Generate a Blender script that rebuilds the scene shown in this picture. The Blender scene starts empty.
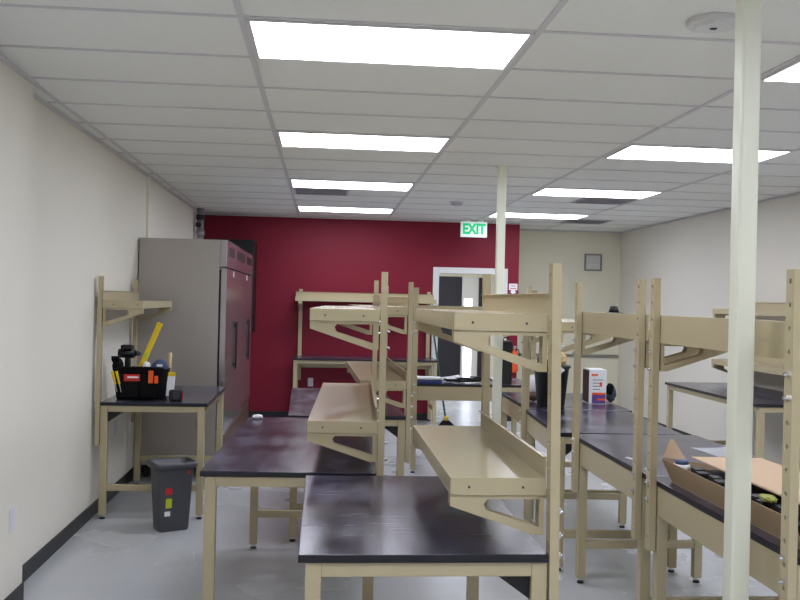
import bpy, bmesh, math, random
from mathutils import Vector, Matrix
random.seed(7)
C = bpy.context.scene.collection
PI = math.pi
# ------------------------------------------------------------------ materials
def lin(c):
    return tuple(((v/255)/12.92 if v/255 <= 0.04045 else ((v/255+0.055)/1.055)**2.4) for v in c) + (1,)
def mat(name, col, rough=.5, metal=0, spec=.5, emit=None, estr=0, noise=None, bump=None, coat=0):
    m = bpy.data.materials.new(name); m.use_nodes = True
    n = m.node_tree; b = n.nodes['Principled BSDF']
    c = lin(col)
    b.inputs['Base Color'].default_value = c
    b.inputs['Roughness'].default_value = rough
    b.inputs['Metallic'].default_value = metal
    b.inputs['Specular IOR Level'].default_value = spec
    b.inputs['Coat Weight'].default_value = coat
    if emit:
        b.inputs['Emission Color'].default_value = lin(emit); b.inputs['Emission Strength'].default_value = estr
    if noise:
        sc, amt = noise
        tc = n.nodes.new('ShaderNodeTexCoord'); nz = n.nodes.new('ShaderNodeTexNoise'); nz.inputs['Scale'].default_value = sc
        nz.inputs['Detail'].default_value = 4
        mx = n.nodes.new('ShaderNodeMix'); mx.data_type = 'RGBA'
        mx.inputs['A'].default_value = tuple(v*(1-amt) for v in c[:3])+(1,)
        mx.inputs['B'].default_value = tuple(min(1, v*(1+amt)) for v in c[:3])+(1,)
        n.links.new(tc.outputs['Object'], nz.inputs['Vector']); n.links.new(nz.outputs['Fac'], mx.inputs['Factor'])
        n.links.new(mx.outputs['Result'], b.inputs['Base Color'])
    if bump:
        sc, st = bump
        tc = n.nodes.new('ShaderNodeTexCoord'); nz = n.nodes.new('ShaderNodeTexNoise'); nz.inputs['Scale'].default_value = sc
        bp = n.nodes.new('ShaderNodeBump'); bp.inputs['Strength'].default_value = st; bp.inputs['Distance'].default_value = .01
        n.links.new(tc.outputs['Object'], nz.inputs['Vector']); n.links.new(nz.outputs['Fac'], bp.inputs['Height'])
        n.links.new(bp.outputs['Normal'], b.inputs['Normal'])
    return m

M = {}
M['paint'] = mat('beige_enamel', (186, 173, 140), .2, spec=.5, noise=(3, .03))
M['wall'] = mat('off_white_wall_paint', (231, 227, 216), .75, spec=.25, noise=(1.5, .02), bump=(220, .04))
M['beigewall'] = mat('cream_wall_paint', (236, 231, 210), .7, spec=.25, noise=(1.5, .02))
M['red'] = mat('crimson_wall_paint', (126, 21, 45), .55, spec=.3, noise=(1.2, .05))
M['base'] = mat('black_vinyl_base', (34, 35, 40), .45)
M['tile'] = mat('ceiling_tile', (240, 241, 237), .9, spec=.1, noise=(60, .03), bump=(140, .2))
M['tbar'] = mat('ceiling_grid_metal', (214, 212, 214), .55, spec=.3)
M['lens'] = mat('lit_diffuser', (255, 255, 255), .5, emit=(238, 242, 255), estr=13)
M['whitemetal'] = mat('white_enamel', (222, 222, 220), .4)
M['column'] = mat('cream_column_enamel', (232, 233, 214), .3, spec=.5)
M['steel'] = mat('brushed_stainless', (158, 152, 146), .3, metal=.9)
M['steelside'] = mat('satin_stainless_side', (178, 172, 166), .38, metal=.45)
M['polished'] = mat('polished_stainless', (178, 172, 178), .2, metal=.8)
M['chrome'] = mat('zinc_bolt', (225, 225, 230), .2, metal=1)
M['black'] = mat('black_plastic', (14, 14, 16), .45)
M['blackmatte'] = mat('black_fabric', (16, 16, 18), .85, spec=.2, bump=(160, .3))
M['darkgrey'] = mat('dark_grey_plastic', (52, 52, 58), .5)
M['greyplastic'] = mat('charcoal_bin_plastic', (74, 74, 80), .45)
M['yellow'] = mat('yellow_plastic', (236, 200, 20), .4)
M['redp'] = mat('red_plastic', (205, 40, 34), .45)
M['orange'] = mat('orange_plastic', (240, 92, 28), .45)
M['white'] = mat('white_paper', (240, 240, 244), .7)
M['whitep'] = mat('white_plastic', (228, 228, 228), .4)
M['lime'] = mat('lime_sticker', (196, 208, 40), .5)
M['blue'] = mat('blue_plastic', (44, 58, 150), .4)
M['slate'] = mat('slate_blue_plastic', (66, 78, 112), .5)
M['purple'] = mat('purple_print', (104, 70, 150), .5)
M['brown'] = mat('brown_card_print', (96, 70, 62), .6)
M['card'] = mat('corrugated_cardboard', (158, 135, 108), .8, spec=.2, noise=(14, .05))
M['cardin'] = mat('cardboard_inner', (200, 173, 146), .8, spec=.2, noise=(10, .04))
M['wrap'] = mat('olive_film', (158, 164, 66), .4)
M['pouch'] = mat('dark_pouch_cloth', (58, 70, 84), .6)
M['green'] = mat('dark_green_handle', (20, 78, 66), .4)
M['straw'] = mat('yellow_broom_cap', (210, 180, 60), .6)
M['tan'] = mat('tan_paper', (206, 180, 130), .8)
M['navy'] = mat('dark_door_paint', (24, 22, 36), .5)
M['galv'] = mat('galvanised_pipe', (176, 176, 180), .35, metal=.35)
M['ventgrey'] = mat('vent_grey', (196, 192, 198), .6)
M['grillebrown'] = mat('bronze_louvre', (112, 86, 74), .4, metal=.5)
M['exitgreen'] = mat('exit_green', (10, 150, 100), .5, emit=(0, 225, 140), estr=.55)
M['exitwhite'] = mat('exit_face', (236, 240, 236), .5, emit=(205, 245, 230), estr=.3)
M['daylight'] = mat('daylit_glass', (240, 244, 255), .2, emit=(226, 234, 255), estr=2.2)
M['railgrey'] = mat('grey_rail', (140, 138, 132), .5)
M['plate'] = mat('white_cover_plate', (226, 226, 236), .35)

def floor_mat():
    m = mat('polished_grey_floor', (190, 192, 196), .3, spec=.5)
    n = m.node_tree; b = n.nodes['Principled BSDF']
    tc = n.nodes.new('ShaderNodeTexCoord')
    nz = n.nodes.new('ShaderNodeTexNoise'); nz.inputs['Scale'].default_value = .9; nz.inputs['Detail'].default_value = 6
    rp = n.nodes.new('ShaderNodeValToRGB')
    rp.color_ramp.elements[0].position = .3; rp.color_ramp.elements[0].color = lin((186, 189, 194))
    rp.color_ramp.elements[1].position = .75; rp.color_ramp.elements[1].color = lin((202, 204, 206))
    n.links.new(tc.outputs['Object'], nz.inputs['Vector']); n.links.new(nz.outputs['Fac'], rp.inputs['Fac'])
    n.links.new(rp.outputs['Color'], b.inputs['Base Color'])
    mr = n.nodes.new('ShaderNodeMapRange'); mr.inputs['To Min'].default_value = .24; mr.inputs['To Max'].default_value = .3
    n.links.new(nz.outputs['Fac'], mr.inputs['Value']); n.links.new(mr.outputs['Result'], b.inputs['Roughness'])
    return m
M['floor'] = floor_mat()
def top_mat():
    # black chemical-resistant worktop: scuffs, dust smears, fine scratches
    m = mat('black_laminate_worktop', (34, 31, 40), .25, spec=.85)
    n = m.node_tree; b = n.nodes['Principled BSDF']; L = n.links
    tc = n.nodes.new('ShaderNodeTexCoord'); oi = n.nodes.new('ShaderNodeObjectInfo')
    add = n.nodes.new('ShaderNodeVectorMath'); add.operation = 'MULTIPLY_ADD'
    add.inputs[1].default_value = (1, 1, 1)
    sc = n.nodes.new('ShaderNodeVectorMath'); sc.operation = 'SCALE'; sc.inputs['Scale'].default_value = 1.0
    L.new(tc.outputs['Object'], add.inputs[0]); L.new(oi.outputs['Random'], add.inputs[2])
    mp = n.nodes.new('ShaderNodeMapping'); mp.inputs['Scale'].default_value = (1.1, 2.6, 1)
    L.new(add.outputs['Vector'], mp.inputs['Vector'])
    nz = n.nodes.new('ShaderNodeTexNoise'); nz.inputs['Scale'].default_value = 3.2; nz.inputs['Detail'].default_value = 4; nz.inputs['Roughness'].default_value = .5
    L.new(mp.outputs['Vector'], nz.inputs['Vector'])
    mp2 = n.nodes.new('ShaderNodeMapping'); mp2.inputs['Scale'].default_value = (75, 2.0, 1); mp2.inputs['Rotation'].default_value = (0, 0, .25)
    L.new(add.outputs['Vector'], mp2.inputs['Vector'])
    nz2 = n.nodes.new('ShaderNodeTexNoise'); nz2.inputs['Scale'].default_value = 1.5; nz2.inputs['Detail'].default_value = 2
    L.new(mp2.outputs['Vector'], nz2.inputs['Vector'])
    r1 = n.nodes.new('ShaderNodeMapRange'); r1.inputs['From Min'].default_value = .36; r1.inputs['From Max'].default_value = .78; r1.interpolation_type = 'SMOOTHSTEP'
    L.new(nz.outputs['Fac'], r1.inputs['Value'])
    r2 = n.nodes.new('ShaderNodeMapRange'); r2.inputs['From Min'].default_value = .60; r2.inputs['From Max'].default_value = .74; r2.inputs['To Max'].default_value = .22
    L.new(nz2.outputs['Fac'], r2.inputs['Value'])
    mx = n.nodes.new('ShaderNodeMix'); mx.data_type = 'RGBA'
    mx.inputs['A'].default_value = lin((38, 34, 54)); mx.inputs['B'].default_value = lin((92, 88, 108))
    L.new(r1.outputs['Result'], mx.inputs['Factor'])
    mx2 = n.nodes.new('ShaderNodeMix'); mx2.data_type = 'RGBA'; mx2.inputs['B'].default_value = lin((190, 188, 194))
    L.new(r2.outputs['Result'], mx2.inputs['Factor']); L.new(mx.outputs['Result'], mx2.inputs['A'])
    L.new(mx2.outputs['Result'], b.inputs['Base Color'])
    r3 = n.nodes.new('ShaderNodeMapRange'); r3.inputs['From Min'].default_value = .3; r3.inputs['From Max'].default_value = .7
    r3.inputs['To Min'].default_value = .18; r3.inputs['To Max'].default_value = .26
    L.new(nz.outputs['Fac'], r3.inputs['Value']); L.new(r3.outputs['Result'], b.inputs['Roughness'])
    return m
M['top'] = top_mat()
M['topedge'] = mat('black_worktop_edge', (20, 18, 30), .4)

# ------------------------------------------------------------------ mesh helpers
class MB:
    def __init__(s): s.bm = bmesh.new(); s.mats = []
    def mi(s, m):
        if m not in s.mats: s.mats.append(m)
        return s.mats.index(m)
    def _setm(s, faces, m):
        i = s.mi(m)
        for f in faces: f.material_index = i
    def box(s, x0, x1, y0, y1, z0, z1, m, bev=0):
        r = bmesh.ops.create_cube(s.bm, size=1)
        vs = r['verts']
        for v in vs:
            v.co = Vector(((x0+x1)/2+v.co.x*(x1-x0), (y0+y1)/2+v.co.y*(y1-y0), (z0+z1)/2+v.co.z*(z1-z0)))
        fs = set(f for v in vs for f in v.link_faces)
        if bev:
            es = list(set(e for v in vs for e in v.link_edges))
            r = bmesh.ops.bevel(s.bm, geom=es, offset=bev, segments=2, affect='EDGES', profile=.6)
            fs = set(r['faces']) | set(f for f in fs if f.is_valid)
            allv = set(v for f in fs for v in f.verts); fs = set(f for v in allv for f in v.link_faces)
        s._setm(fs, m); return s
    def hexa(s, pts, m, bev=0):           # 8 points: bottom 4 then top 4, both counter-clockwise
        vs = [s.bm.verts.new(p) for p in pts]
        fs = [s.bm.faces.new([vs[i] for i in q]) for q in ((3,2,1,0),(4,5,6,7),(0,1,5,4),(1,2,6,5),(2,3,7,6),(3,0,4,7))]
        if bev:
            es = list(set(e for f in fs for e in f.edges))
            r = bmesh.ops.bevel(s.bm, geom=es, offset=bev, segments=2, affect='EDGES', profile=.6)
            allv = set(v for f in r['faces'] for v in f.verts); fs = set(f for v in allv for f in v.link_faces)
        s._setm(fs, m); return s
    def prism(s, poly, vec, m):           # flat polygon (list of 3D points) extruded by vec
        vs = [s.bm.verts.new(p) for p in poly]
        ws = [s.bm.verts.new(Vector(p)+Vector(vec)) for p in poly]
        k = len(vs); fs = [s.bm.faces.new(vs[::-1]), s.bm.faces.new(ws)]
        for i in range(k): fs.append(s.bm.faces.new((vs[i], vs[(i+1) % k], ws[(i+1) % k], ws[i])))
        s._setm(fs, m); return s
    def ringprism(s, outer, inner, vec, m):   # polygon with a hole (same vertex count), extruded
        vec = Vector(vec); k = len(outer)
        o0 = [s.bm.verts.new(p) for p in outer]; i0 = [s.bm.verts.new(p) for p in inner]
        o1 = [s.bm.verts.new(Vector(p)+vec) for p in outer]; i1 = [s.bm.verts.new(Vector(p)+vec) for p in inner]
        fs = []
        for a in range(k):
            b = (a+1) % k
            fs += [s.bm.faces.new((o0[b], o0[a], i0[a], i0[b])), s.bm.faces.new((o1[a], o1[b], i1[b], i1[a])),
                   s.bm.faces.new((o0[a], o0[b], o1[b], o1[a])), s.bm.faces.new((i0[b], i0[a], i1[a], i1[b]))]
        s._setm(fs, m); return s
    def cyl(s, a, b, r0, r1, m, seg=16, caps=True):
        a = Vector(a); b = Vector(b); d = b-a
        q = d.to_track_quat('Z', 'Y'); fs = []
        A = [s.bm.verts.new(a+q @ Vector((r0*math.cos(2*PI*i/seg), r0*math.sin(2*PI*i/seg), 0))) for i in range(seg)]
        B = [s.bm.verts.new(b+q @ Vector((r1*math.cos(2*PI*i/seg), r1*math.sin(2*PI*i/seg), 0))) for i in range(seg)]
        for i in range(seg):
            f = s.bm.faces.new((A[i], A[(i+1) % seg], B[(i+1) % seg], B[i])); f.smooth = seg >= 12; fs.append(f)
        if caps: fs += [s.bm.faces.new(A[::-1]), s.bm.faces.new(B)]
        s._setm(fs, m); return s
    def lathe(s, prof, m, seg=24, at=(0, 0, 0), sx=1, sy=1):
        rings = []; fs = []
        for r, z in prof:
            rings.append([s.bm.verts.new((at[0]+sx*r*math.cos(2*PI*i/seg), at[1]+sy*r*math.sin(2*PI*i/seg), at[2]+z)) for i in range(seg)])
        for a, b in zip(rings, rings[1:]):
            for i in range(seg):
                f = s.bm.faces.new((a[i], a[(i+1) % seg], b[(i+1) % seg], b[i])); f.smooth = True; fs.append(f)
        fs += [s.bm.faces.new(rings[0][::-1]), s.bm.faces.new(rings[-1])]
        s._setm(fs, m); return s
    def tube(s, pts, r, m, seg=8):
        pts = [Vector(p) for p in pts]; rings = []; fs = []
        for i, p in enumerate(pts):
            d = (pts[min(i+1, len(pts)-1)]-pts[max(i-1, 0)]).normalized(); q = d.to_track_quat('Z', 'Y')
            rings.append([s.bm.verts.new(p+q @ Vector((r*math.cos(2*PI*k/seg), r*math.sin(2*PI*k/seg), 0))) for k in range(seg)])
        for a, b in zip(rings, rings[1:]):
            for i in range(seg):
                f = s.bm.faces.new((a[i], a[(i+1) % seg], b[(i+1) % seg], b[i])); f.smooth = True; fs.append(f)
        fs += [s.bm.faces.new(rings[0][::-1]), s.bm.faces.new(rings[-1])]
        s._setm(fs, m); return s
    def blob(s, c, rx, ry, rz, m, jit=0, sub=3):
        r = bmesh.ops.create_icosphere(s.bm, subdivisions=sub, radius=1)
        for v in r['verts']:
            k = 1+random.uniform(-jit, jit)
            v.co = Vector((c[0]+v.co.x*rx*k, c[1]+v.co.y*ry*k, c[2]+v.co.z*rz*k))
        fs = set(f for v in r['verts'] for f in v.link_faces)
        for f in fs: f.smooth = jit < .12
        s._setm(fs, m); return s
    def text(s, txt, size, mt, m, ext=.002):     # flat lettering, mt = matrix placing its XY plane
        cu = bpy.data.curves.new('lettering', 'FONT'); cu.body = txt; cu.size = size; cu.offset = .007 if size > .1 else 0; cu.extrude = ext
        cu.align_x = 'CENTER'; cu.align_y = 'CENTER'; cu.resolution_u = 3
        ob = bpy.data.objects.new('lettering', cu); C.objects.link(ob)
        dg = bpy.context.evaluated_depsgraph_get(); me = bpy.data.meshes.new_from_object(ob.evaluated_get(dg))
        me.transform(mt); n0 = len(s.bm.faces); s.bm.from_mesh(me); s.bm.faces.ensure_lookup_table()
        s._setm(s.bm.faces[n0:], m)
        bpy.data.objects.remove(ob); bpy.data.curves.remove(cu); bpy.data.meshes.remove(me); return s
    def build(s, name, parent=None, mt=None):
        bmesh.ops.recalc_face_normals(s.bm, faces=s.bm.faces)
        me = bpy.data.meshes.new(name); s.bm.to_mesh(me); s.bm.free()
        for m in s.mats: me.materials.append(M[m])
        o = bpy.data.objects.new(name, me); C.objects.link(o)
        if parent: o.parent = parent
        return o
def tag(o, label, cat, group=None):
    o['label'] = label; o['category'] = cat
    if group: o['group'] = group
    return o
def thing(name, label, cat, loc=(0, 0, 0), rz=0, group=None):
    o = bpy.data.objects.new(name, None); C.objects.link(o); o.location = loc; o.rotation_euler = (0, 0, rz)
    o.empty_display_size = .1
    return tag(o, label, cat, group)
def struct(mb, name, parent=None):
    o = mb.build(name, parent)
    if not parent: o['kind'] = 'structure'
    return o
def copy_tree(o, parent=None):
    c = o.copy(); C.objects.link(c)
    if parent: c.parent = parent
    for ch in list(o.children): copy_tree(ch, c)
    return c

# ------------------------------------------------------------------ camera (fitted to the ceiling grid and columns)
H = 1.65
yaw, pitch, roll = .08527, .000845, -.02289
f = Vector((math.sin(yaw)*math.cos(pitch), math.cos(yaw)*math.cos(pitch), math.sin(pitch)))
r = Vector((math.cos(yaw), -math.sin(yaw), 0)); u = r.cross(f)
r2 = r*math.cos(roll)-u*math.sin(roll); u2 = u*math.cos(roll)+r*math.sin(roll)
cam = bpy.data.cameras.new('camera'); co = bpy.data.objects.new('camera', cam); C.objects.link(co)
mw = Matrix((r2, u2, -f)).transposed().to_4x4(); mw.translation = Vector((0, 0, H)); co.matrix_world = mw
cam.sensor_width = 36; cam.lens = 902.65/800*36; cam.clip_start = .05; cam.clip_end = 100
bpy.context.scene.camera = co

# ------------------------------------------------------------------ room shell
XL, XP, XR, YB, YF, HC = -1.665, -1.565, 4.52, 12.45, -3.2, 2.777
YB2 = 13.45                              # the cream wall stands back from the red one
DX0, DX1, DZ = 1.60, 2.48, 2.045          # doorway opening
RX = 2.725                               # right end of the red wall
TX, TY = -.354, 3.662                    # ceiling grid origin
mb = MB(); mb.box(XL-.1, RX, YF-.1, YB+.12, -.1, 0, 'floor'); mb.box(RX, XR+.1, YF-.1, YB2+.12, -.1, 0, 'floor'); struct(mb, 'floor')
mb = MB()
mb.box(XL-.1, RX, YF-.1, YB+.1, HC, HC+.1, 'tile'); mb.box(RX, XR+.1, YF-.1, YB2+.1, HC, HC+.1, 'tile')
struct(mb, 'ceiling')
mb = MB()
for k in range(-1, 5):
    x = TX+k*1.2192
    if XL < x < XR: mb.box(x-.013, x+.013, YF, YB if x < RX else YB2, HC-.006, HC+.005, 'tbar')
for k in range(-11, 17):
    y = TY+k*.6096
    mb.box(XL if y < YB else RX, XR, y-.011, y+.011, HC-.005, HC+.005, 'tbar')
struct(mb, 'trim_1')
mb = MB(); mb.box(XL, XL+.022, 5.0, YB, HC-.022, HC-.004, 'tbar'); mb.box(XR-.022, XR, YF, YB2, HC-.022, HC-.004, 'tbar')
mb.box(XP, XP+.022, YF, 5.0, HC-.022, HC-.004, 'tbar'); mb.box(XL, RX, YB-.022, YB, HC-.02, HC-.004, 'tbar'); mb.box(RX, XR, YB2-.022, YB2, HC-.02, HC-.004, 'tbar')
struct(mb, 'trim_2')
mb = MB(); mb.box(XL-.1, XL, 4.95, YB+.1, 0, HC, 'wall'); mb.box(XL-.1, XP, YF-.1, 4.97, 0, HC, 'wall')
struct(mb, 'wall_left')
struct(MB().box(XR, XR+.1, YF-.1, YB2+.1, 0, HC, 'wall'), 'wall_right')
struct(MB().box(XL-.1, XR+.1, YF-.1, YF, 0, HC, 'wall'), 'wall_front')
mb = MB()
mb.box(XL-.1, DX0, YB, YB+.12, 0, HC, 'red'); mb.box(DX0, DX1, YB, YB+.12, DZ, HC, 'red'); mb.box(DX1, RX, YB, YB+.12, 0, HC, 'red')
mb.box(RX-.12, RX, YB+.12, YB2+.12, 0, HC, 'beigewall'); mb.box(RX, XR+.1, YB2, YB2+.12, 0, HC, 'beigewall')
mb.box(RX, XR, YB2-.004, YB2+.01, 1.86, 1.868, 'beigewall')
mb.box(RX, XR, YB2-.004, YB2+.01, .655, .663, 'beigewall')
struct(mb, 'wall_back')
bh = .10
mb = MB(); mb.box(XL, XL+.008, 4.97, YB, 0, bh, 'base'); mb.box(XP, XP+.008, YF, 4.975, 0, bh, 'base'); mb.box(XL, XP+.008, 4.97, 4.978, 0, bh, 'base')
struct(mb, 'baseboard_left')
struct(MB().box(XR-.008, XR, YF, YB2, 0, bh, 'base'), 'baseboard_right')
mb = MB(); mb.box(XL, DX0-.08, YB-.008, YB, 0, bh, 'base'); mb.box(DX1+.08, RX, YB-.008, YB, 0, bh, 'base'); mb.box(RX, XR, YB2-.008, YB2, 0, bh, 'base'); struct(mb, 'baseboard_back')
# door casing
mb = MB(); cw = .085
mb.box(DX0-cw, DX0, YB-.022, YB+.14, 0, DZ+cw, 'whitemetal', .004); mb.box(DX1, DX1+cw, YB-.022, YB+.14, 0, DZ+cw, 'whitemetal', .004)
mb.box(DX0, DX1, YB-.022, YB+.14, DZ, DZ+cw, 'whitemetal', .004)
struct(mb, 'door_1')
# hall beyond the doorway
struct(MB().box(.8, RX-.12, YB+.12, 16.6, -.1, 0, 'floor'), 'floor_hall')
struct(MB().box(.8, RX-.12, YB+.12, 16.6, 2.5, 2.6, 'tile'), 'ceiling_hall')
struct(MB().box(.7, .8, YB+.12, 16.7, 0, 2.6, 'beigewall'), 'wall_hall_left')
struct(MB().box(3.4, 3.5, YB2+.12, 16.7, 0, 2.6, 'beigewall'), 'wall_hall_right')
struct(MB().box(RX-.12, 3.4, YB2+.12, 16.6, -.1, 0, 'floor'), 'floor_hall_side')
struct(MB().box(RX-.12, 3.4, YB2+.12, 16.6, 2.5, 2.6, 'tile'), 'ceiling_hall_side')
mb = MB(); YH = 16.6
mb.box(.8, 3.4, YH, YH+.1, 2.12, 2.6, 'beigewall'); mb.box(.8, 1.9, YH, YH+.1, 0, 2.12, 'beigewall'); mb.box(3.15, 3.4, YH, YH+.1, 0, 2.12, 'beigewall')
struct(mb, 'wall_hall_back')
mb = MB(); mb.box(1.9, 2.56, YH-.03, YH+.06, 0, 2.12, 'navy', .004)
d = struct(mb, 'door_2'); MB().lathe([(.012, 0), (.03, .02), (.03, .04), (.01, .055)], 'chrome', 12).build('knob', d)
d.children[0].location = (2.48, YH-.03, 1.0); d.children[0].rotation_euler = (PI/2, 0, 0)
mb = MB(); mb.ringprism([(2.57, YH-.02, 0), (3.15, YH-.02, 0), (3.15, YH-.02, 2.12), (2.57, YH-.02, 2.12)],
                        [(2.61, YH-.02, .25), (2.77, YH-.02, .25), (2.77, YH-.02, 1.72), (2.61, YH-.02, 1.72)], (0, .08, 0), 'whitemetal')
d = struct(mb, 'window_1'); MB().box(2.61, 2.77, YH+.01, YH+.03, .25, 1.72, 'daylight').build('pane', d)
struct(MB().box(2.88, 2.96, YH-.06, YH-.02, 0, 2.11, 'navy'), 'trim_3')
# wall rail and conduit
struct(MB().box(RX+.05, XR-.01, YB2-.025, YB2, .855, .90, 'railgrey', .004), 'trim_4')
struct(MB().box(XL, XL+.022, 8.63, 8.67, .1, HC-.022, 'beigewall', .004), 'trim_5')

# ------------------------------------------------------------------ columns
def column(x, y, label):
    t = thing('support_column', label, 'column', (x, y, 0), 0, 'square steel columns')
    mb = MB(); mb.box(-.034, .034, -.034, .034, .004, HC-.003, 'column', .010); mb.build('shaft', t)
    mb = MB(); mb.box(-.075, .075, -.075, .075, 0, .01, 'column', .002); mb.build('base_plate', t)
    mb = MB(); mb.box(-.045, .045, -.045, .045, HC-.012, HC-.001, 'column', .002); mb.build('collar', t)
column(1.44, 3.0, 'cream square steel column close in the foreground, in front of the bench with the open carton')
column(1.445, 7.33, 'slender cream square column farther back, in front of the doorway')

# ------------------------------------------------------------------ workbenches
PZ0, PZ1, PW, PD = .54, 1.78, .05, .030
def post_mesh(z1):
    mb = MB(); bm = mb.bm; mi = mb.mi('paint')
    def F(*v):
        f = bm.faces.new(v); f.material_index = mi; return f
    def V(x, y, z): return bm.verts.new((x, y, z))
    pitch = .0762; n = int((z1-PZ0)/pitch); s0 = z1-n*pitch
    hr = .0082; w = PW/2
    for side in (-PD, 0):
        zs = [z1-k*pitch for k in range(n+1)]
        row = lambda z: (V(-w, side, z), V(w, side, z))
        prev = row(zs[0])
        for k in range(n):
            cur = row(zs[k+1]); zc = (zs[k]+zs[k+1])/2
            ring = [V(hr*math.cos(PI/8+PI/4*i), side, zc+hr*math.sin(PI/8+PI/4*i)) for i in range(8)]
            dp = side+(.0135 if side < 0 else -.0135)
            deep = [V(hr*math.cos(PI/8+PI/4*i), dp, zc+hr*math.sin(PI/8+PI/4*i)) for i in range(8)]
            tl, tr = prev; bl, br = cur
            # ring: 0 right-up,1 up-right,2 up-left,3 left-up,4 left-down,5 down-left,6 down-right,7 right-down
            F(tr, ring[0], ring[1]); F(tl, tr, ring[1], ring[2]); F(tl, ring[2], ring[3]); F(tl, ring[3], ring[4], bl)
            F(bl, ring[4], ring[5]); F(bl, ring[5], ring[6], br); F(br, ring[6], ring[7]); F(br, ring[7], ring[0], tr)
            for i in range(8): F(ring[i], ring[(i+1) % 8], deep[(i+1) % 8], deep[i])
            F(*deep)
            prev = cur
        if zs[-1]-PZ0 > 1e-4:
            cur = row(PZ0); F(prev[0], prev[1], cur[1], cur[0])
    for x in (-w, w):
        F(V(x, -PD, PZ0), V(x, 0, PZ0), V(x, 0, z1), V(x, -PD, z1))
    F(V(-w, -PD, z1), V(w, -PD, z1), V(w, 0, z1), V(-w, 0, z1)); F(V(-w, -PD, PZ0), V(w, -PD, PZ0), V(w, 0, PZ0), V(-w, 0, PZ0))
    bmesh.ops.remove_doubles(bm, verts=bm.verts, dist=1e-5)
    return mb
def bracket_mesh(D):
    # shelf bracket: two pierced triangular cheeks joined along the arm and at the post; local origin at post face, arm along +y, top at z=0
    mb = MB(); k = D/.315
    for x in (-.024, .0205):
        out = [(x, 0, 0), (x, D, 0), (x, D, -.035), (x, .03, -.128), (x, 0, -.128)]
        inn = [(x, .016, -.012), (x, .190*k, -.012), (x, .203*k, -.028), (x, .194*k, -.048), (x, .016, -.102)]
        mb.ringprism(out, inn, (.0035, 0, 0), 'paint')
    mb.box(-.0205, .0205, 0, D-.004, -.003, 0, 'paint'); mb.box(-.0205, .0205, D-.004, D, -.035, 0, 'paint')
    mb.box(-.0205, .0205, 0, .003, -.128, -.003, 'paint')
    return mb
def shelf_mesh(L, D=.32, lip=.056, up=.07, e=.004):
    mb = MB(); t = .003
    mb.box(e, L-e, 0, D, -t, 0, 'paint', .001)
    mb.box(e, L-e, D-t, D, -lip, -t, 'paint', .001); mb.box(e, L-e, D-.022, D-t, -lip, -lip+t, 'paint')
    mb.box(e, L-e, 0, t, -lip, up, 'paint', .001); mb.box(e, L-e, t, .014, up-t, up, 'paint', .001)
    for x0, x1 in ((e, e+t), (L-e-t, L-e)):
        mb.box(x0, x1, t, D-t, -lip, -t, 'paint', .001)
    for x, dx in ((e, -.0016), (L-e, .0016)):
        for y in (.075, .25): mb.cyl((x, y, -.03), (x+dx, y, -.03), .0042, .0042, 'darkgrey', 10)  # dark discs put the shade of small lip holes into colour
    return mb
_pcache = {}
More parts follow.
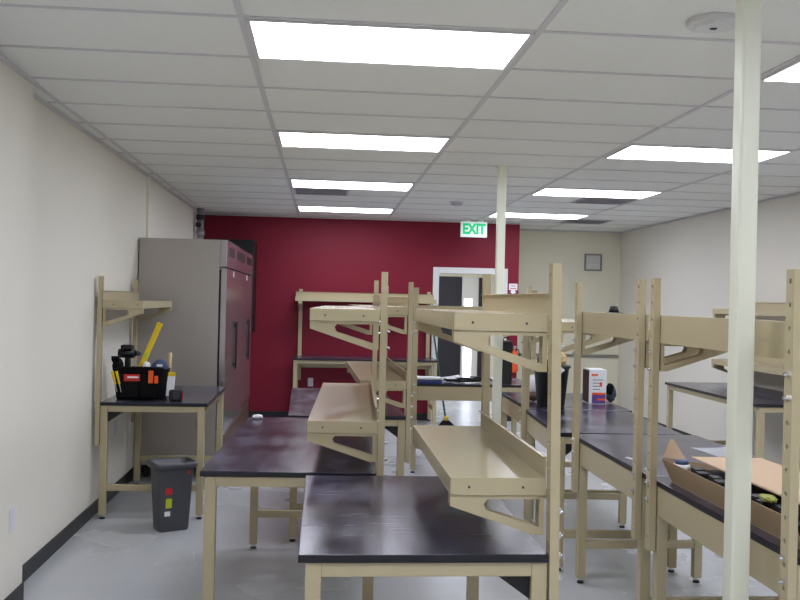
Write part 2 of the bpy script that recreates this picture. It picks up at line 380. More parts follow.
def workbench(label, loc, rz, L, shelves, D=.785, posts=(.025, None), ptop=1.78, top_z=.86, SD=.32, over=(0, 0), lean=0, tuck=0):
    t = thing('workbench', label, 'workbench', loc, rz, 'beige steel workbenches with black tops')
    T = .026; tz = top_z-T
    mb = MB(); mb.box(0, L, 0, D, tz, top_z, 'top', .003); e = mb.mi('topedge')
    for fc in mb.bm.faces:
        fc.normal_update()
        if fc.normal.z < .5: fc.material_index = e
    mb.build('worktop', t)
    lw = .05; ins = .008
    xs = (over[0]+ins, L-over[1]-ins-lw); ys = (.002, D-.022-lw)
    for x in xs:
        for y in ys:
            lg = MB().box(x, x+lw, y, y+lw, .03, tz-.001, 'paint', .004).build('leg', t)
            mb = MB(); mb.cyl((x+lw/2, y+lw/2, 0), (x+lw/2, y+lw/2, .012), .021, .018, 'black', 14); mb.cyl((x+lw/2, y+lw/2, .012), (x+lw/2, y+lw/2, .032), .007, .007, 'chrome', 10)
            mb.build('levelling_foot', lg)
    x0, x1 = xs[0]+lw, xs[1]
    MB().box(x0, x1, ys[1]+.006, ys[1]+lw-.002, tz-.046, tz-.001, 'paint', .003).build('front_rail', t)
    MB().box(x0, x1, ys[0]+.002, ys[0]+.03, tz-.135, tz-.001, 'paint', .003).build('rear_apron', t)
    y0, y1 = ys[0]+lw, ys[1]
    for i, x in enumerate(xs):
        a = x+.002 if i == 0 else x+.012
        MB().box(a, a+.036, y0, y1, tz-.046, tz-.001, 'paint', .003).build('end_rail', t)
        MB().box(x+.006, x+lw-.006, y0, y1, .206, .252, 'paint', .003).build('stretcher', t)
        xc = x+.025
        mb = MB(); mb.prism([(xc, y0, tz-.001), (xc, y0+.11, tz-.001), (xc, y0+.11, tz-.046), (xc, y0, tz-.125)], (.004, 0, 0), 'black'); mb.build('gusset', t)
    # uprights just behind the rear edge
    px = (over[0]+posts[0], L-over[1]-posts[0])
    if ptop not in _pcache: _pcache[ptop] = None
    for p in px:
        if _pcache[ptop] is None:
            po = post_mesh(ptop).build('upright', t); _pcache[ptop] = po.data
        else:
            po = bpy.data.objects.new('upright', _pcache[ptop]); C.objects.link(po); po.parent = t
        po.location = (p, -.003-.86*math.sin(lean), 0); po.rotation_euler = (-lean, 0, 0)
        zb = [.85, .774]
        for s in shelves: zb += [s-.100, s-.176]
        for z in zb:
            mb = MB(); mb.cyl((0, -PD, 0), (0, -PD-.009, 0), .0105, .0105, 'chrome', 6); mb.cyl((0, -PD-.009, 0), (0, -PD-.016, 0), .006, .005, 'chrome', 10)
            bo = mb.build('bolt', po); bo.location = (0, 0, z)
    for s in shelves:
        s0 = max(0, over[0]-.03)+tuck; SL = L-s0-max(0, over[1]-.03)
        sh = shelf_mesh(SL, SD).build('shelf', t); sh.location = (s0, 0, s)
        for p in px:
            br = bracket_mesh(SD-.005).build('bracket', sh); br.location = (min(max(p-s0, .034), SL-.034), .004, -.057)
    return t
R = math.radians
# near left pair run, uprights on the right-hand side
workbench('nearest workbench, black scratched top in the foreground, two empty beige shelves over it', (.729, 2.797, 0), R(90), 1.26, [1.090, 1.616], D=.787, SD=.31, lean=.0125, tuck=.052)
workbench('second workbench of the left run, its uprights on the right, behind the foreground bench', (.262, 4.115, 0), R(87.8), 1.89, [1.095, 1.607], D=.80)
workbench('third workbench of the left run, beyond the bench with the white paper wad', (.585, 6.16, 0), R(91.2), 1.88, [1.101, 1.607], D=.80)
# right-hand run, tall backs towards the aisle
workbench('right run workbench nearest the camera, carrying the open cardboard carton behind the big column', (1.532, 4.09, 0), R(-90), 1.325, [1.541], over=(.055, 0))
workbench('second workbench of the right run, bare top with a white sheet of paper', (1.535, 5.415, 0), R(-90), 1.32, [1.541], over=(.13, .085))
workbench('third workbench of the right run, bare top, between two others, shorter uprights', (1.525, 6.635, 0), R(-93), 1.17, [1.541], ptop=1.725)
workbench('far workbench of the right run holding the black bucket and printed white box', (1.595, 7.92, 0), R(-91.5), 1.26, [1.541])
# cross bench, back bench, wall benches
workbench('workbench set crosswise before the doorway, littered with papers and black cables', (.865, 8.62, 0), 0, 1.20, [1.541])
workbench('workbench standing against the red back wall with one long shelf', (1.53, 12.39, 0), R(180), 1.90, [1.675], D=.60, posts=(.07, None), top_z=.875)
workbench('small workbench at the left wall carrying the black tool bag', (-1.605, 8.06, 0), R(-90), 1.30, [1.605], D=.775, SD=.29)
workbench('workbench along the right wall with two shelves above, seen past the big column', (4.43, 7.21, 0), R(90), 2.03, [1.115, 1.645], D=.82)

# ------------------------------------------------------------------ ceiling fittings
LL = ['left column of ceiling lights', 'right column of ceiling lights']
place = {0: 'nearest in view', 4: 'second from the camera', 8: 'third from the camera', 12: 'farthest, next to the back wall'}
def ceiling_light(cx, k, label):
    x0 = TX+cx*1.2192; y0 = TY+k*.6096
    t = thing('ceiling_light', label, 'ceiling light', (x0+.6096, y0+.3048, HC), 0, 'recessed fluorescent ceiling lights')
    o = [(-.594, -.289, -.012), (.594, -.289, -.012), (.594, .289, -.012), (-.594, .289, -.012)]
    i = [(-.574, -.278, -.012), (.574, -.278, -.012), (.574, .278, -.012), (-.574, .278, -.012)]
    mb = MB(); mb.ringprism(o, i, (0, 0, .0115), 'whitemetal'); mb.build('frame', t)
    MB().box(-.574, .574, -.278, .278, -.010, -.005, 'lens').build('diffuser', t)
for cx, nm in ((0, 'left'), (2, 'right')):
    for k in (0, 4, 8, 12):
        ceiling_light(cx, k, 'lit ceiling panel light, %s in the %s row' % (place[k], nm))
    for k, w in ((-4, 'just ahead of'), (-8, 'behind')):
        ceiling_light(cx, k, 'lit ceiling panel light %s the camera in the %s row' % (w, nm))
def air_vent(x0, k, label, kk=.0):
    y0 = TY+k*.6096
    t = thing('air_vent', label, 'air vent', (x0+.3, y0+.3048, HC), 0, 'grey ceiling air vents')
    mb = MB(); mb.ringprism([(-.285, -.288, -.012), (.285, -.288, -.012), (.285, .288, -.012), (-.285, .288, -.012)],
                            [(-.26, -.262, -.012), (.26, -.262, -.012), (.26, .262, -.012), (-.26, .262, -.012)], (0, 0, .0115), 'ventgrey'); mb.build('frame', t)
    mb = MB()
    for i in range(9):
        y = -.25+i*.0615
        mb.hexa([(-.26, y, -.010), (.26, y, -.010), (.26, y+.004, -.010), (-.26, y+.004, -.010), (-.26, y+.044, -.006), (.26, y+.044, -.006), (.26, y+.048, -.006), (-.26, y+.048, -.006)], 'ventgrey')
    mb.build('louvre', t)
    MB().box(-.26, .26, -.262, .262, -.0009, -.0005, 'ventgrey').build('duct_back', t)
air_vent(TX+.012, 9, 'grey ceiling air vent behind the third light of the left row')
air_vent(TX+2*1.2192+.60, 9, 'grey ceiling air vent behind the third light of the right row')
air_vent(3.2, 13, 'grey ceiling air vent next to the back wall, beyond the last right light')
t = thing('ceiling_sensor', 'white octagonal sensor plate on the ceiling beside the big column', 'sensor', (1.50, 3.42, HC))
oc = lambda rx, ry, z: [(rx*math.cos(PI/8+PI/4*i), ry*math.sin(PI/8+PI/4*i), z) for i in range(8)]
MB().prism(oc(.105, .105, -.022), (0, 0, .021), 'whitemetal').build('housing', t)
mb = MB(); mb.prism(oc(.07, .07, -.032), (0, 0, .0095), 'whitep'); mb.box(-.012, .012, -.008, .008, -.036, -.032, 'darkgrey'); mb.build('cover', t)
t = thing('smoke_detector', 'small round grey detector on the ceiling in front of the exit sign', 'smoke detector', (1.475, 10.06, HC))
MB().lathe([(.075, -.012), (.08, -.006), (.08, -.001)], 'whitemetal', 20).build('mount', t)
MB().lathe([(.04, -.045), (.062, -.036), (.066, -.012)], 'ventgrey', 20).build('body', t)
# exit sign
t = thing('exit_sign', 'white exit sign with lit green EXIT letters hanging over the doorway', 'exit sign', (1.985, 11.92, 2.52))
MB().box(-.177, .177, -.02, .02, 0, .205, 'exitwhite', .006).build('housing', t)
mt = Matrix.Translation((0, -.0205, .103)) @ Matrix.Rotation(PI/2, 4, 'X') @ Matrix.Diagonal((1.0, 1.25, 1, 1))
mb = MB(); mb.text('EXIT', .15, mt, 'exitgreen', .001); mb.build('lettering', t)
for x in (-.09, .09): MB().box(x-.04, x+.04, -.012, .012, .2055, HC-2.52-.001, 'whitemetal').build('ceiling_mount', t)

# ------------------------------------------------------------------ wall fittings
t = thing('fire_extinguisher_sign', 'small red and white arrow sign on the red wall beside the doorway', 'sign', (2.649, YB, 1.785))
mb = MB(); mb.prism([(-.06, -.004, .05), (.06, -.004, .05), (.06, -.004, .14), (-.06, -.004, .14)], (0, .0035, 0), 'white')
mb.prism([(-.03, -.004, .05), (-.03, -.004, .025), (-.05, -.004, .025), (0, -.004, -.01), (.05, -.004, .025), (.03, -.004, .025), (.03, -.004, .05)], (0, .0035, 0), 'white'); mb.build('plate', t)
mb = MB(); mb.text('FIRE', .04, Matrix.Translation((0, -.0048, .108)) @ Matrix.Rotation(PI/2, 4, 'X'), 'redp', .0006)
mb.box(-.045, .045, -.0052, -.004, .066, .076, 'redp'); mb.build('lettering', t)
t = thing('fire_extinguisher', 'orange red fire extinguisher on the red wall right of the doorway', 'fire extinguisher', (2.672, YB-.0655, .69))
t.scale = (.78, .78, .78)
MB().lathe([(.05, 0), (.062, .012), (.065, .03), (.065, .32), (.05, .36), (.022, .385), (.02, .40)], 'orange', 24).build('cylinder', t)
MB().cyl((0, 0, .40), (0, 0, .43), .018, .018, 'chrome', 12).box(-.012, .012, -.09, .03, .43, .445, 'whitep', .003).box(-.012, .012, -.10, .02, .46, .47, 'whitep', .003).build('valve_handle', t)
MB().tube([(.02, 0, .42), (.07, -.02, .41), (.085, -.03, .33), (.08, -.03, .15)], .01, 'black').build('hose', t)
MB().box(-.025, .025, .06, .083, .1, .33, 'darkgrey').build('wall_bracket', t)
t = thing('wall_vent', 'grey framed louvred vent high on the cream back wall', 'wall vent', (4.085, YB2, 2.30))
mb = MB(); mb.ringprism([(-.135, -.02, -.13), (.135, -.02, -.13), (.135, -.02, .13), (-.135, -.02, .13)], [(-.11, -.02, -.108), (.11, -.02, -.108), (.11, -.02, .108), (-.11, -.02, .108)], (0, .0195, 0), 'railgrey'); mb.build('frame', t)
mb = MB()
for i in range(5):
    z = -.095+i*.044; mb.hexa([(-.11, -.018, z), (.11, -.018, z), (.11, -.014, z-.004), (-.11, -.014, z-.004), (-.11, -.004, z+.03), (.11, -.004, z+.03), (.11, -.001, z+.026), (-.11, -.001, z+.026)], 'whitep')
mb.build('louvre', t)
def outlet(x, y, z, rz, label, name='wall_outlet'):
    t = thing(name, label, 'outlet', (x, y, z), rz)
    MB().box(-.036, .036, -.006, -.0005, -.058, .058, 'plate', .002).build('cover_plate', t)
    mb = MB()
    for s in (-.022, .022): mb.box(-.017, .017, -.008, -.006, s-.014, s+.014, 'whitep', .002)
    mb.build('socket', t)
outlet(-.143, YB, .505, 0, 'white outlet low on the red wall behind the left benches')
outlet(XL, 7.55, .555, PI/2, 'white outlet on the left wall under the tool bag bench')
outlet(XP, 4.78, .48, PI/2, 'white cover plate low on the near left wall')
t = thing('riser_pipe', 'silver vertical pipe in the corner left of the red wall', 'pipe', (-1.585, 11.75, 0))
MB().cyl((0, 0, 0), (0, 0, HC-.001), .045, .045, 'galv', 20).build('pipe', t)
for z, m in ((2.43, 'galv'), (2.63, 'darkgrey')): MB().cyl((0, 0, z), (0, 0, z+.06), .056, .056, m, 20).build('coupling', t)
MB().cyl((-.01, -.04, 2.56), (-.03, -.085, 2.56), .03, .03, 'black', 14).build('valve', t)

# ------------------------------------------------------------------ refrigerator and black cabinet
t = thing('refrigerator', 'tall stainless steel two door refrigerator by the left wall, doors facing the aisle', 'refrigerator', (0, 0, 0))
X0, X1, XD, Y0, Y1, ZT = -1.655, -.94, -.872, 8.28, 11.25, 2.165
MB().box(X0, X1, Y0, Y1, .12, ZT, 'steelside', .006).build('body', t)
mb = MB(); mb.box(X1+.001, XD, Y0, Y1, 1.92, ZT, 'polished', .005)
for a, b in ((8.42, 8.95), (9.25, 10.1), (10.4, 11.1)): mb.box(XD-.004, XD+.002, a, b, 2.025, 2.115, 'black', .001)
mb.build('header_panel', t)
for a, b, hy in ((Y0+.004, 9.76, 9.1), (9.77, Y1-.004, 10.62)):
    dr = MB().box(X1+.016, XD, a, b, .42, 1.907, 'polished', .005).build('door', t)
    MB().box(X1+.001, X1+.016, a+.02, b-.02, .435, 1.895, 'black').build('gasket', dr)
    mb = MB(); mb.box(XD+.012, XD+.03, hy-.022, hy+.022, .935, 1.405, 'black', .005)
    mb.box(XD, XD+.013, hy-.012, hy+.012, .965, .995, 'black'); mb.box(XD, XD+.013, hy-.012, hy+.012, 1.345, 1.375, 'black'); mb.build('handle', dr)
    MB().cyl((XD, hy-.18, 1.87), (XD+.004, hy-.18, 1.87), .03, .03, 'whitep', 16).build('badge', dr)
mb = MB(); mb.box(X1+.001, XD-.01, Y0, Y1, .13, .405, 'steel', .003)
for i in range(7): mb.box(XD-.012, XD, Y0+.12, Y1-.12, .17+i*.031, .187+i*.031, 'grillebrown')
mb.build('kick_grille', t)
for x in (X0+.08, X1-.08):
    for y in (Y0+.1, Y1-.1): MB().cyl((x, y, 0), (x, y, .121), .022, .022, 'darkgrey', 12).build('foot', t)
t = thing('wall_cabinet', 'black cabinet mounted on the red wall behind the refrigerator', 'cabinet', (0, 0, 0))
MB().box(-1.52, -.91, 12.0, YB-.001, 1.195, 2.407, 'black', .006).build('body', t)
MB().box(-1.515, -.915, 11.975, 11.998, 1.205, 2.397, 'black', .004).build('door', t)
MB().box(-1.40, -1.38, 11.95, 11.975, 1.53, 1.73, 'darkgrey', .003).build('handle', t)

# ------------------------------------------------------------------ waste bin
def rounded_rect(hx, hy, rad, n=5):
    pts = []
    for cx, cy, a0 in ((hx-rad, hy-rad, 0), (-hx+rad, hy-rad, 90), (-hx+rad, -hy+rad, 180), (hx-rad, -hy+rad, 270)):
        for i in range(n+1):
            a = R(a0+90*i/n); pts.append((cx+rad*math.cos(a), cy+rad*math.sin(a)))
    return pts
def loft(mb, secs, m, cap0=True, cap1=True):
    rings = [[mb.bm.verts.new((x, y, z)) for x, y in pts] for pts, z in secs]; fs = []
    for a, b in zip(rings, rings[1:]):
        k = len(a)
        for i in range(k):
            f = mb.bm.faces.new((a[i], a[(i+1) % k], b[(i+1) % k], b[i])); f.smooth = True; fs.append(f)
    if cap0: fs.append(mb.bm.faces.new(rings[0][::-1]))
    if cap1: fs.append(mb.bm.faces.new(rings[-1]))
    mb._setm(fs, m)
t = thing('waste_bin', 'charcoal plastic waste bin with coloured stickers on the floor by the tool bag bench', 'bin', (-1.035, 6.50, 0), R(28))
t.scale = (.9, .9, 1.12)
mb = MB(); rr = rounded_rect
loft(mb, [(rr(.115, .082, .03), 0), (rr(.12, .087, .03), .015), (rr(.145, .115, .035), .40), (rr(.146, .116, .035), .42), (rr(.138, .108, .033), .42), (rr(.112, .08, .03), .02)], 'greyplastic'); mb.build('body', t)
mb = MB(); loft(mb, [(rr(.147, .117, .036), .40), (rr(.168, .137, .045), .395), (rr(.172, .141, .045), .415), (rr(.165, .134, .042), .432), (rr(.147, .117, .036), .428), (rr(.145, .115, .035), .40)], 'greyplastic', False, False); mb.build('rim', t)
def on_front(x0, x1, z0, z1, m):
    g = lambda z: -(.0875+(z-.015)*.0727+.0012)
    return MB().hexa([(x0, g(z0), z0), (x1, g(z0), z0), (x1, g(z0)+.003, z0), (x0, g(z0)+.003, z0), (x0, g(z1), z1), (x1, g(z1), z1), (x1, g(z1)+.003, z1), (x0, g(z1)+.003, z1)], m)
on_front(-.085, -.03, .235, .275, 'redp').build('sticker', t); on_front(-.078, -.03, .15, .21, 'lime').build('sticker', t); on_front(-.085, -.04, .10, .13, 'white').build('sticker', t)
on_front(.085, .11, .36, .375, 'redp').build('sticker', t)

# ------------------------------------------------------------------ tool bag and its tools
ZB = .8605
t = thing('tool_bag', 'black open tool bag with red label on the left wall bench', 'tool bag', (-1.355, 7.02, ZB), R(3))
mb = MB(); loft(mb, [(rr(.175, .10, .03), 0), (rr(.18, .105, .03), .02), (rr(.205, .125, .035), .225), (rr(.205, .125, .035), .235), (rr(.195, .115, .03), .235), (rr(.17, .095, .025), .03)], 'blackmatte'); mb.build('body', t)
for x0, x1 in ((-.15, -.02), (.0, .11)):
    MB().hexa([(x0, -.125, .02), (x1, -.125, .02), (x1, -.105, .02), (x0, -.105, .02), (x0, -.142, .19), (x1, -.142, .19), (x1, -.122, .19), (x0, -.122, .19)], 'blackmatte', .004).build('pocket', t)
MB().hexa([(-.115, -.139, .145), (-.0, -.139, .145), (-.0, -.135, .145), (-.115, -.135, .145), (-.115, -.1445, .195), (-.0, -.1445, .195), (-.0, -.138, .195), (-.115, -.138, .195)], 'redp').box(-.09, -.01, -.1455, -.14, .168, .18, 'white').build('label_patch', t)
MB().tube([(-.17, -.118, .235), (-.12, -.135, .243), (0, -.14, .245), (.12, -.135, .243), (.17, -.118, .235)], .009, 'blackmatte').build('carry_handle', t)
# tools standing in the bag
t = thing('spirit_level', 'long yellow level sticking up out of the tool bag', 'level', (-1.425, 7.05, ZB+.11), 0)
t.rotation_euler = (0, R(22), 0)
MB().box(-.02, .02, -.013, .013, 0, .50, 'yellow', .004).build('body', t)
MB().box(-.022, .022, -.015, .015, .485, .503, 'yellow', .004).build('end_cap', t)
MB().box(-.014, .014, -.0145, .0145, .22, .26, 'lime', .002).build('vial', t)
t = thing('power_drill', 'black power drill standing in the left end of the tool bag', 'drill', (-1.475, 7.06, ZB+.17))
MB().box(-.02, .02, -.025, .025, 0, .14, 'black', .008).build('grip', t)
MB().cyl((-.07, 0, .17), (.05, 0, .17), .034, .036, 'black', 16).build('motor_housing', t)
MB().cyl((.05, 0, .17), (.095, 0, .17), .022, .014, 'darkgrey', 14).build('chuck', t)
MB().box(-.05, .04, -.04, .04, .20, .235, 'black', .01).build('battery_pack', t)
t = thing('work_glove', 'black rolled glove at the far left of the tool bag', 'glove', (-1.53, 6.97, ZB+.15))
MB().blob((0, 0, .10), .042, .05, .062, 'blackmatte', .05).build('cuff', t)
mb = MB()
for i in range(4): mb.tube([(-.02+i*.012, -.03, .12), (-.03+i*.014, -.045, .15), (-.03+i*.014, -.05, .175)], .009, 'blackmatte')
mb.build('finger', t)
for i, dx in enumerate((0, .03)):
    t = thing('pliers' if i == 0 else 'screwdriver', ['yellow handled pliers in the left pocket of the tool bag', 'yellow handled screwdriver beside the pliers in the tool bag pocket'][i], 'tool', (-1.525+dx, 6.876, ZB+.12), 0)
    t.rotation_euler = (0, R(-14), 0)
    MB().cyl((0, 0, 0), (0, 0, .10), .008, .011, 'yellow', 10).build('grip', t)
    MB().cyl((0, 0, -.06), (0, 0, 0), .004, .006, 'chrome', 8).build('shank', t)
t = thing('tape_roll', 'slate blue roll with white label in the tool bag', 'roll', (-1.225, 7.02, ZB+.235), 0)
t.rotation_euler = (PI/2, 0, 0)
mb = MB(); mb.lathe([(.028, -.03), (.062, -.03), (.065, -.025), (.065, .025), (.062, .03), (.028, .03)], 'slate', 24); mb.build('body', t)
MB().box(-.02, .022, .012, .03, .0295, .032, 'white').build('paper_label', t)
t = thing('cleaning_rag', 'white crumpled rag in the tool bag next to the level', 'rag', (-1.325, 7.0, ZB+.21))
mb = MB(); mb.blob((0, 0, .03), .03, .04, .045, 'white', .14); mb.build('cloth', t)
t = thing('orange_cutter', 'orange utility knife in the right pocket of the tool bag', 'tool', (-1.245, 6.88, ZB+.13))
mb = MB(); mb.box(-.04, -.005, -.012, .012, .0, .095, 'orange', .005); mb.box(.005, .03, -.012, .012, 0, .055, 'orange', .005); mb.build('body', t)
t = thing('wooden_stick', 'pale wooden handle standing up at the right of the tool bag', 'handle', (-1.165, 7.05, ZB+.1))
MB().cyl((0, 0, 0), (.01, 0, .25), .012, .013, 'tan', 12).build('shaft', t)
t = thing('cardboard_sleeve', 'white and yellow packet leaning in the right end of the tool bag', 'packet', (-1.13, 6.95, ZB+.03))
mb = MB(); mb.hexa([(-.035, -.01, 0), (.02, -.01, 0), (.02, .01, 0), (-.035, .01, 0), (-.025, -.01, .15), (.03, -.01, .15), (.03, .01, .15), (-.025, .01, .15)], 'white', .001); mb.build('body', t)
mb = MB(); mb.hexa([(-.025, -.011, .1505), (.03, -.011, .1505), (.03, .011, .1505), (-.025, .011, .1505), (-.023, -.011, .18), (.032, -.011, .18), (.032, .011, .18), (-.023, .011, .18)], 'yellow', .001); mb.build('header', t)
t = thing('tape_measure', 'black tape measure on the bench beside the tool bag', 'tape measure', (-1.08, 6.88, ZB), R(5))
MB().box(-.05, .05, -.03, .03, 0, .085, 'black', .014).build('case', t)
MB().cyl((0, -.0305, .045), (0, -.034, .045), .028, .028, 'darkgrey', 20).build('face_plate', t)
MB().box(.042, .055, -.02, .02, .015, .07, 'redp', .004).build('grip_strip', t)

# ------------------------------------------------------------------ open carton and its contents (right run)
t = thing('cardboard_carton', 'long open brown cardboard carton on the nearest right bench', 'carton', (1.585, 3.42, ZB))
y0, y1, w = -.58, .53, .42; tk = .005
MB().box(0, w, y0, y1, 0, tk, 'card').build('base', t)
mb = MB(); mb.hexa([(0, y0, tk), (tk, y0, tk), (tk, y1, tk), (0, y1, tk), (-.03, y0, .098), (-.03+tk, y0, .098), (-.03+tk, y1+.05, .098), (-.03, y1+.05, .098)], 'card'); mb.build('side_wall', t)
mb = MB(); mb.hexa([(w-tk, y0, tk), (w, y0, tk), (w, y1, tk), (w-tk, y1, tk), (w-tk, y0, .104), (w, y0, .104), (w, y1, .104), (w-tk, y1, .104)], 'card'); mb.build('side_wall', t)
mb = MB(); mb.box(tk, w-tk, y0, y0+tk, tk, .10, 'card'); mb.build('end_wall', t)
mb = MB(); mb.hexa([(tk, y1, tk), (w-tk, y1, tk), (w-tk, y1+tk, tk), (tk, y1+tk, tk), (-.02, y1+.05, .10), (.14, y1+.05, .08), (.14, y1+.055, .08), (-.02, y1+.055, .10)], 'card'); mb.build('end_wall', t)
mb = MB(); mb.hexa([(-.022, y1+.052, .103), (.09, y1+.052, .088), (.09, y1+.057, .088), (-.022, y1+.057, .103), (.03, y1+.10, .178), (.045, y1+.10, .178), (.045, y1+.105, .178), (.03, y1+.105, .178)], 'cardin'); mb.build('tuck_flap', t)
mb = MB(); mb.hexa([(.09, y0+.02, .110), (w, y0+.02, .106), (w, y1, .106), (.09, y1, .110), (.09, y0+.02, .116), (w, y0+.02, .112), (w, y1, .112), (.09, y1, .116)], 'cardin'); mb.build('lid_flap', t)
t = thing('black_fittings_tray', 'black plastic fittings packed inside the open carton', 'fittings', (1.585, 3.42, ZB+.006))
mb = MB()
mb.box(.01, .22, -.50, .47, 0, .062, 'black', .006)
for i in range(10): mb.box(.015+.02*(i % 2), .06+.02*(i % 2), -.46+i*.09, -.40+i*.09, .06, .085, 'black', .006)
mb.build('body', t)
t = thing('tape_spool', 'white and blue spool at the far end of the open carton', 'spool', (1.625, 3.935, ZB+.055), 0)
MB().lathe([(.014, 0), (.036, 0), (.036, .03), (.014, .03)], 'whitep', 24).build('flange', t)
MB().lathe([(.014, .0301), (.030, .0301), (.030, .047), (.012, .047)], 'slate', 24).build('core', t)
t = thing('packing_wrap', 'crumpled yellow green wrap at the near end of the open carton', 'wrap', (1.618, 3.13, ZB+.108))
MB().blob((0, 0, .0), .022, .05, .012, 'wrap', .18).build('film', t)
def sheet(name, label, cat, x, y, z, w, d, rz, m='white', curl=.004, n=6):
    mb = MB(); bm = mb.bm; g = [[None]*(n+1) for _ in range(n+1)]
    for i in range(n+1):
        for j in range(n+1):
            a = i/n-.5; b = j/n-.5
            g[i][j] = bm.verts.new((a*w, b*d, .0006+curl*(4*a*a)*(.5+b)))
    for i in range(n):
        for j in range(n): bm.faces.new((g[i][j], g[i+1][j], g[i+1][j+1], g[i][j+1]))
    r_ = bmesh.ops.solidify(bm, geom=bm.faces[:], thickness=.0005)
    mb._setm(bm.faces, m)
    o = mb.build(name); o.location = (x, y, z); o.rotation_euler = (0, 0, rz); return tag(o, label, cat)
sheet('paper_sheet', 'white sheet of paper on the second right bench behind the carton', 'paper', 2.20, 4.78, ZB, .216, .279, R(8))
sheet('tape_strip', 'small white strip on the second right bench near its rear uprights', 'scrap', 1.60, 4.55, ZB, .03, .07, R(30))
sheet('paper_scrap', 'small white scrap on the right run bench close to the paired uprights', 'scrap', 1.59, 4.25, ZB, .035, .04, R(60))
t = thing('tape_ring', 'small dark roll of tape on the shelf of the second right bench', 'tape', (1.64, 4.98, 1.5422))
mb = MB(); mb.lathe([(.026, 0), (.05, 0), (.05, .07), (.026, .07)], 'darkgrey', 20); mb.build('roll', t)
MB().cyl((0, 0, .0702), (0, 0, .105), .03, .02, 'black', 14).build('core', t)

# ------------------------------------------------------------------ far right bench contents
t = thing('waste_bucket', 'black bucket stuffed with rubbish on the far right run bench', 'bucket', (1.775, 6.86, ZB))
MB().lathe([(.10, 0), (.105, .005), (.135, .31), (.14, .315), (.13, .318), (.125, .30), (.095, .01)], 'black', 28).build('body', t)
MB().lathe([(.134, .295), (.146, .30), (.147, .318), (.132, .322)], 'black', 28).build('rim', t)
def crumple(name, label, cat, loc, rx, ry, rz, m, jit=.16):
    mb = MB(); mb.blob((0, 0, 0), rx, ry, rz, m, jit); o = mb.build(name); o.location = loc; return tag(o, label, cat)
crumple('crumpled_paper', 'tan crumpled paper on top of the black bucket', 'paper', (1.84, 6.87, ZB+.362), .055, .05, .055, 'tan')
crumple('crumpled_tissue', 'white crumpled tissue poking from the black bucket', 'paper', (1.765, 6.80, ZB+.36), .03, .03, .04, 'white')
t = thing('scrap_ball', 'brown scrap ball with white end resting in the black bucket', 'scrap', (1.70, 6.85, ZB+.345))
MB().blob((0, 0, .01), .045, .045, .045, 'brown', .1).build('ball', t); MB().blob((.03, -.02, .035), .022, .022, .02, 'white', .1).build('end', t)
t = thing('plastic_bag', 'pale plastic bag with dark red contents left of the black bucket', 'bag', (1.72, 7.22, ZB))
mb = MB(); mb.blob((0, 0, .115), .07, .07, .10, 'whitep', .07); mb.build('film', t)
mb = MB(); mb.blob((-.01, -.045, .046), .075, .05, .04, 'brown', .1); mb.build('contents', t)
t = thing('printed_box', 'white printed box with purple and orange marks beside the black bucket', 'box', (2.205, 7.10, ZB), R(-2))
MB().box(-.07, .07, -.05, .15, 0, .275, 'white', .002).build('carton', t)
mb = MB()
mb.box(-.045, .0655, -.0515, -.05, .005, .075, 'purple'); mb.box(-.045, .0655, -.0518, -.0515, .075, .092, 'orange'); mb.box(.0, .0655, -.0520, -.0515, .03, .045, 'orange')
mb.box(.015, .035, -.0515, -.05, .14, .175, 'orange'); mb.box(-.05, .0, -.0515, -.05, .225, .24, 'orange')
for i in range(4): mb.box(-.04, .02+.008*i, -.0512, -.05, .115+i*.025, .120+i*.025, 'slate')
mb.build('front_print', t)
MB().box(-.0715, -.07, -.045, .145, .01, .265, 'brown').build('side_print', t)
t = thing('dark_pouch', 'dark blue grey crumpled pouch to the right of the printed box', 'pouch', (2.335, 7.13, ZB))
mb = MB(); mb.blob((0, 0, .080), .042, .06, .070, 'pouch', .13); mb.build('body', t)
mb = MB(); mb.blob((-.015, -.03, .115), .032, .04, .05, 'blackmatte', .12); mb.build('flap', t)

# ------------------------------------------------------------------ cross bench contents
ZC = .8605
sheet('plan_sheet', 'white drawing sheet spread on the bench before the doorway', 'paper', 1.20, 9.12, ZC, .5, .42, R(5), curl=.03)
sheet('note_sheet', 'white sheet at the right end of the bench before the doorway', 'paper', 1.66, 9.12, ZC, .28, .36, R(-4), curl=.03)
mb = MB()
for i in range(3): mb.box(-.14+.01*i, .14-.005*i, -.11, .11-.01*i, .001+i*.018, .016+i*.018, ['blue', 'slate', 'white'][i], .003)
o = mb.build('parts_bags'); o.location = (1.03, 8.76, ZC); tag(o, 'stack of blue and white packets on the bench before the doorway', 'packets')
mb = MB()
for k in range(3):
    pts = []
    for i in range(30):
        a = i*2*PI/12+k; rr_ = .07+.02*math.sin(i*1.7+k); pts.append((rr_*1.5*math.cos(a)+.0+.012*i-.18, rr_*math.sin(a)+.02*k, .008+.001*i+.01*k))
    mb.tube(pts, .006, 'black', 6)
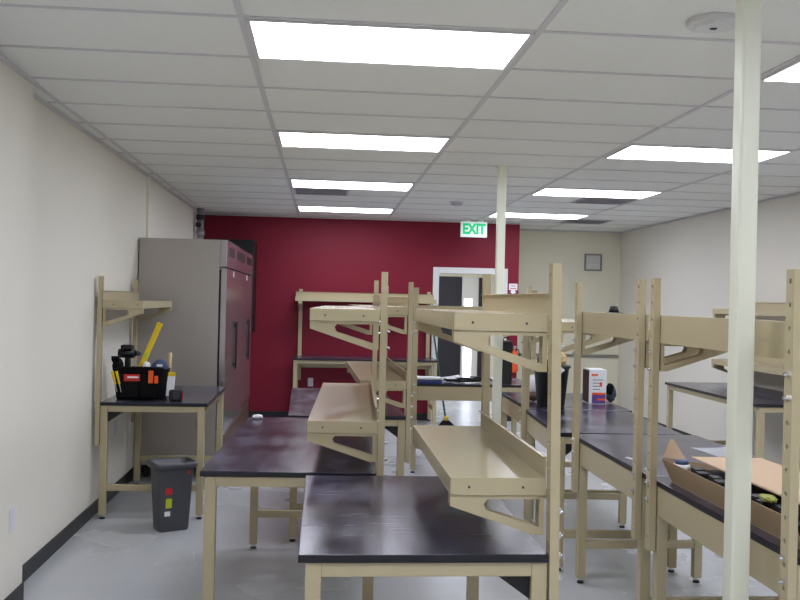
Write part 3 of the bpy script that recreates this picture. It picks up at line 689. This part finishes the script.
o = mb.build('cable_bundle'); o.location = (1.46, 8.76, ZC); tag(o, 'tangled black cable bundle on the bench before the doorway', 'cable')
t = thing('equipment_case', 'tall narrow black case at the right end of the bench before the doorway', 'case', (1.815, 8.80, ZC))
MB().box(-.05, .05, -.08, .08, 0, .42, 'black', .01).build('body', t)
MB().tube([(-.03, 0, .419), (-.02, 0, .45), (.02, 0, .45), (.03, 0, .419)], .007, 'darkgrey').build('carry_handle', t)
# broom leaning behind the cross bench
t = thing('broom', 'green handled broom leaning by the doorway behind the littered bench', 'broom', (0, 0, 0))
MB().tube([(1.66, 11.9, .10), (1.53, 12.40, 1.26)], .013, 'green', 10).build('handle', t)
MB().blob((1.665, 11.885, .10), .035, .03, .04, 'straw').build('cap', t)
MB().hexa([(1.56, 11.83, 0), (1.79, 11.83, 0), (1.79, 11.91, 0), (1.56, 11.91, 0), (1.62, 11.86, .075), (1.71, 11.86, .075), (1.71, 11.91, .075), (1.62, 11.91, .075)], 'blackmatte').build('bristles', t)
# scrap at the far end of the second left bench
crumple('paper_wad', 'white wad of paper at the far left corner of the second left bench', 'paper', (-.405, 5.93, ZB+.016), .032, .025, .014, 'white', .2)

# ------------------------------------------------------------------ light & view
def area(name, loc, sx, sy, power, col, rot=(0, 0, 0)):
    l = bpy.data.lights.new(name, 'AREA'); l.shape = 'RECTANGLE'; l.size = sx; l.size_y = sy; l.energy = power; l.color = col
    o = bpy.data.objects.new(name, l); C.objects.link(o); o.location = loc; o.rotation_euler = rot; return o
area('hall_fill', (2.0, 14.4, 2.49), 1.1, .5, 50, (.82, .86, 1))  # added unseen fill light standing in for the hall's daylight, no fixture modelled
sc = bpy.context.scene
w = bpy.data.worlds.new('world'); sc.world = w; w.use_nodes = True
w.node_tree.nodes['Background'].inputs['Color'].default_value = (.8, .85, 1, 1); w.node_tree.nodes['Background'].inputs['Strength'].default_value = .05
sc.view_settings.view_transform = 'Standard'; sc.view_settings.look = 'None'; sc.view_settings.gamma = 1
sc.view_settings.use_curve_mapping = False; sc.view_settings.exposure = 0
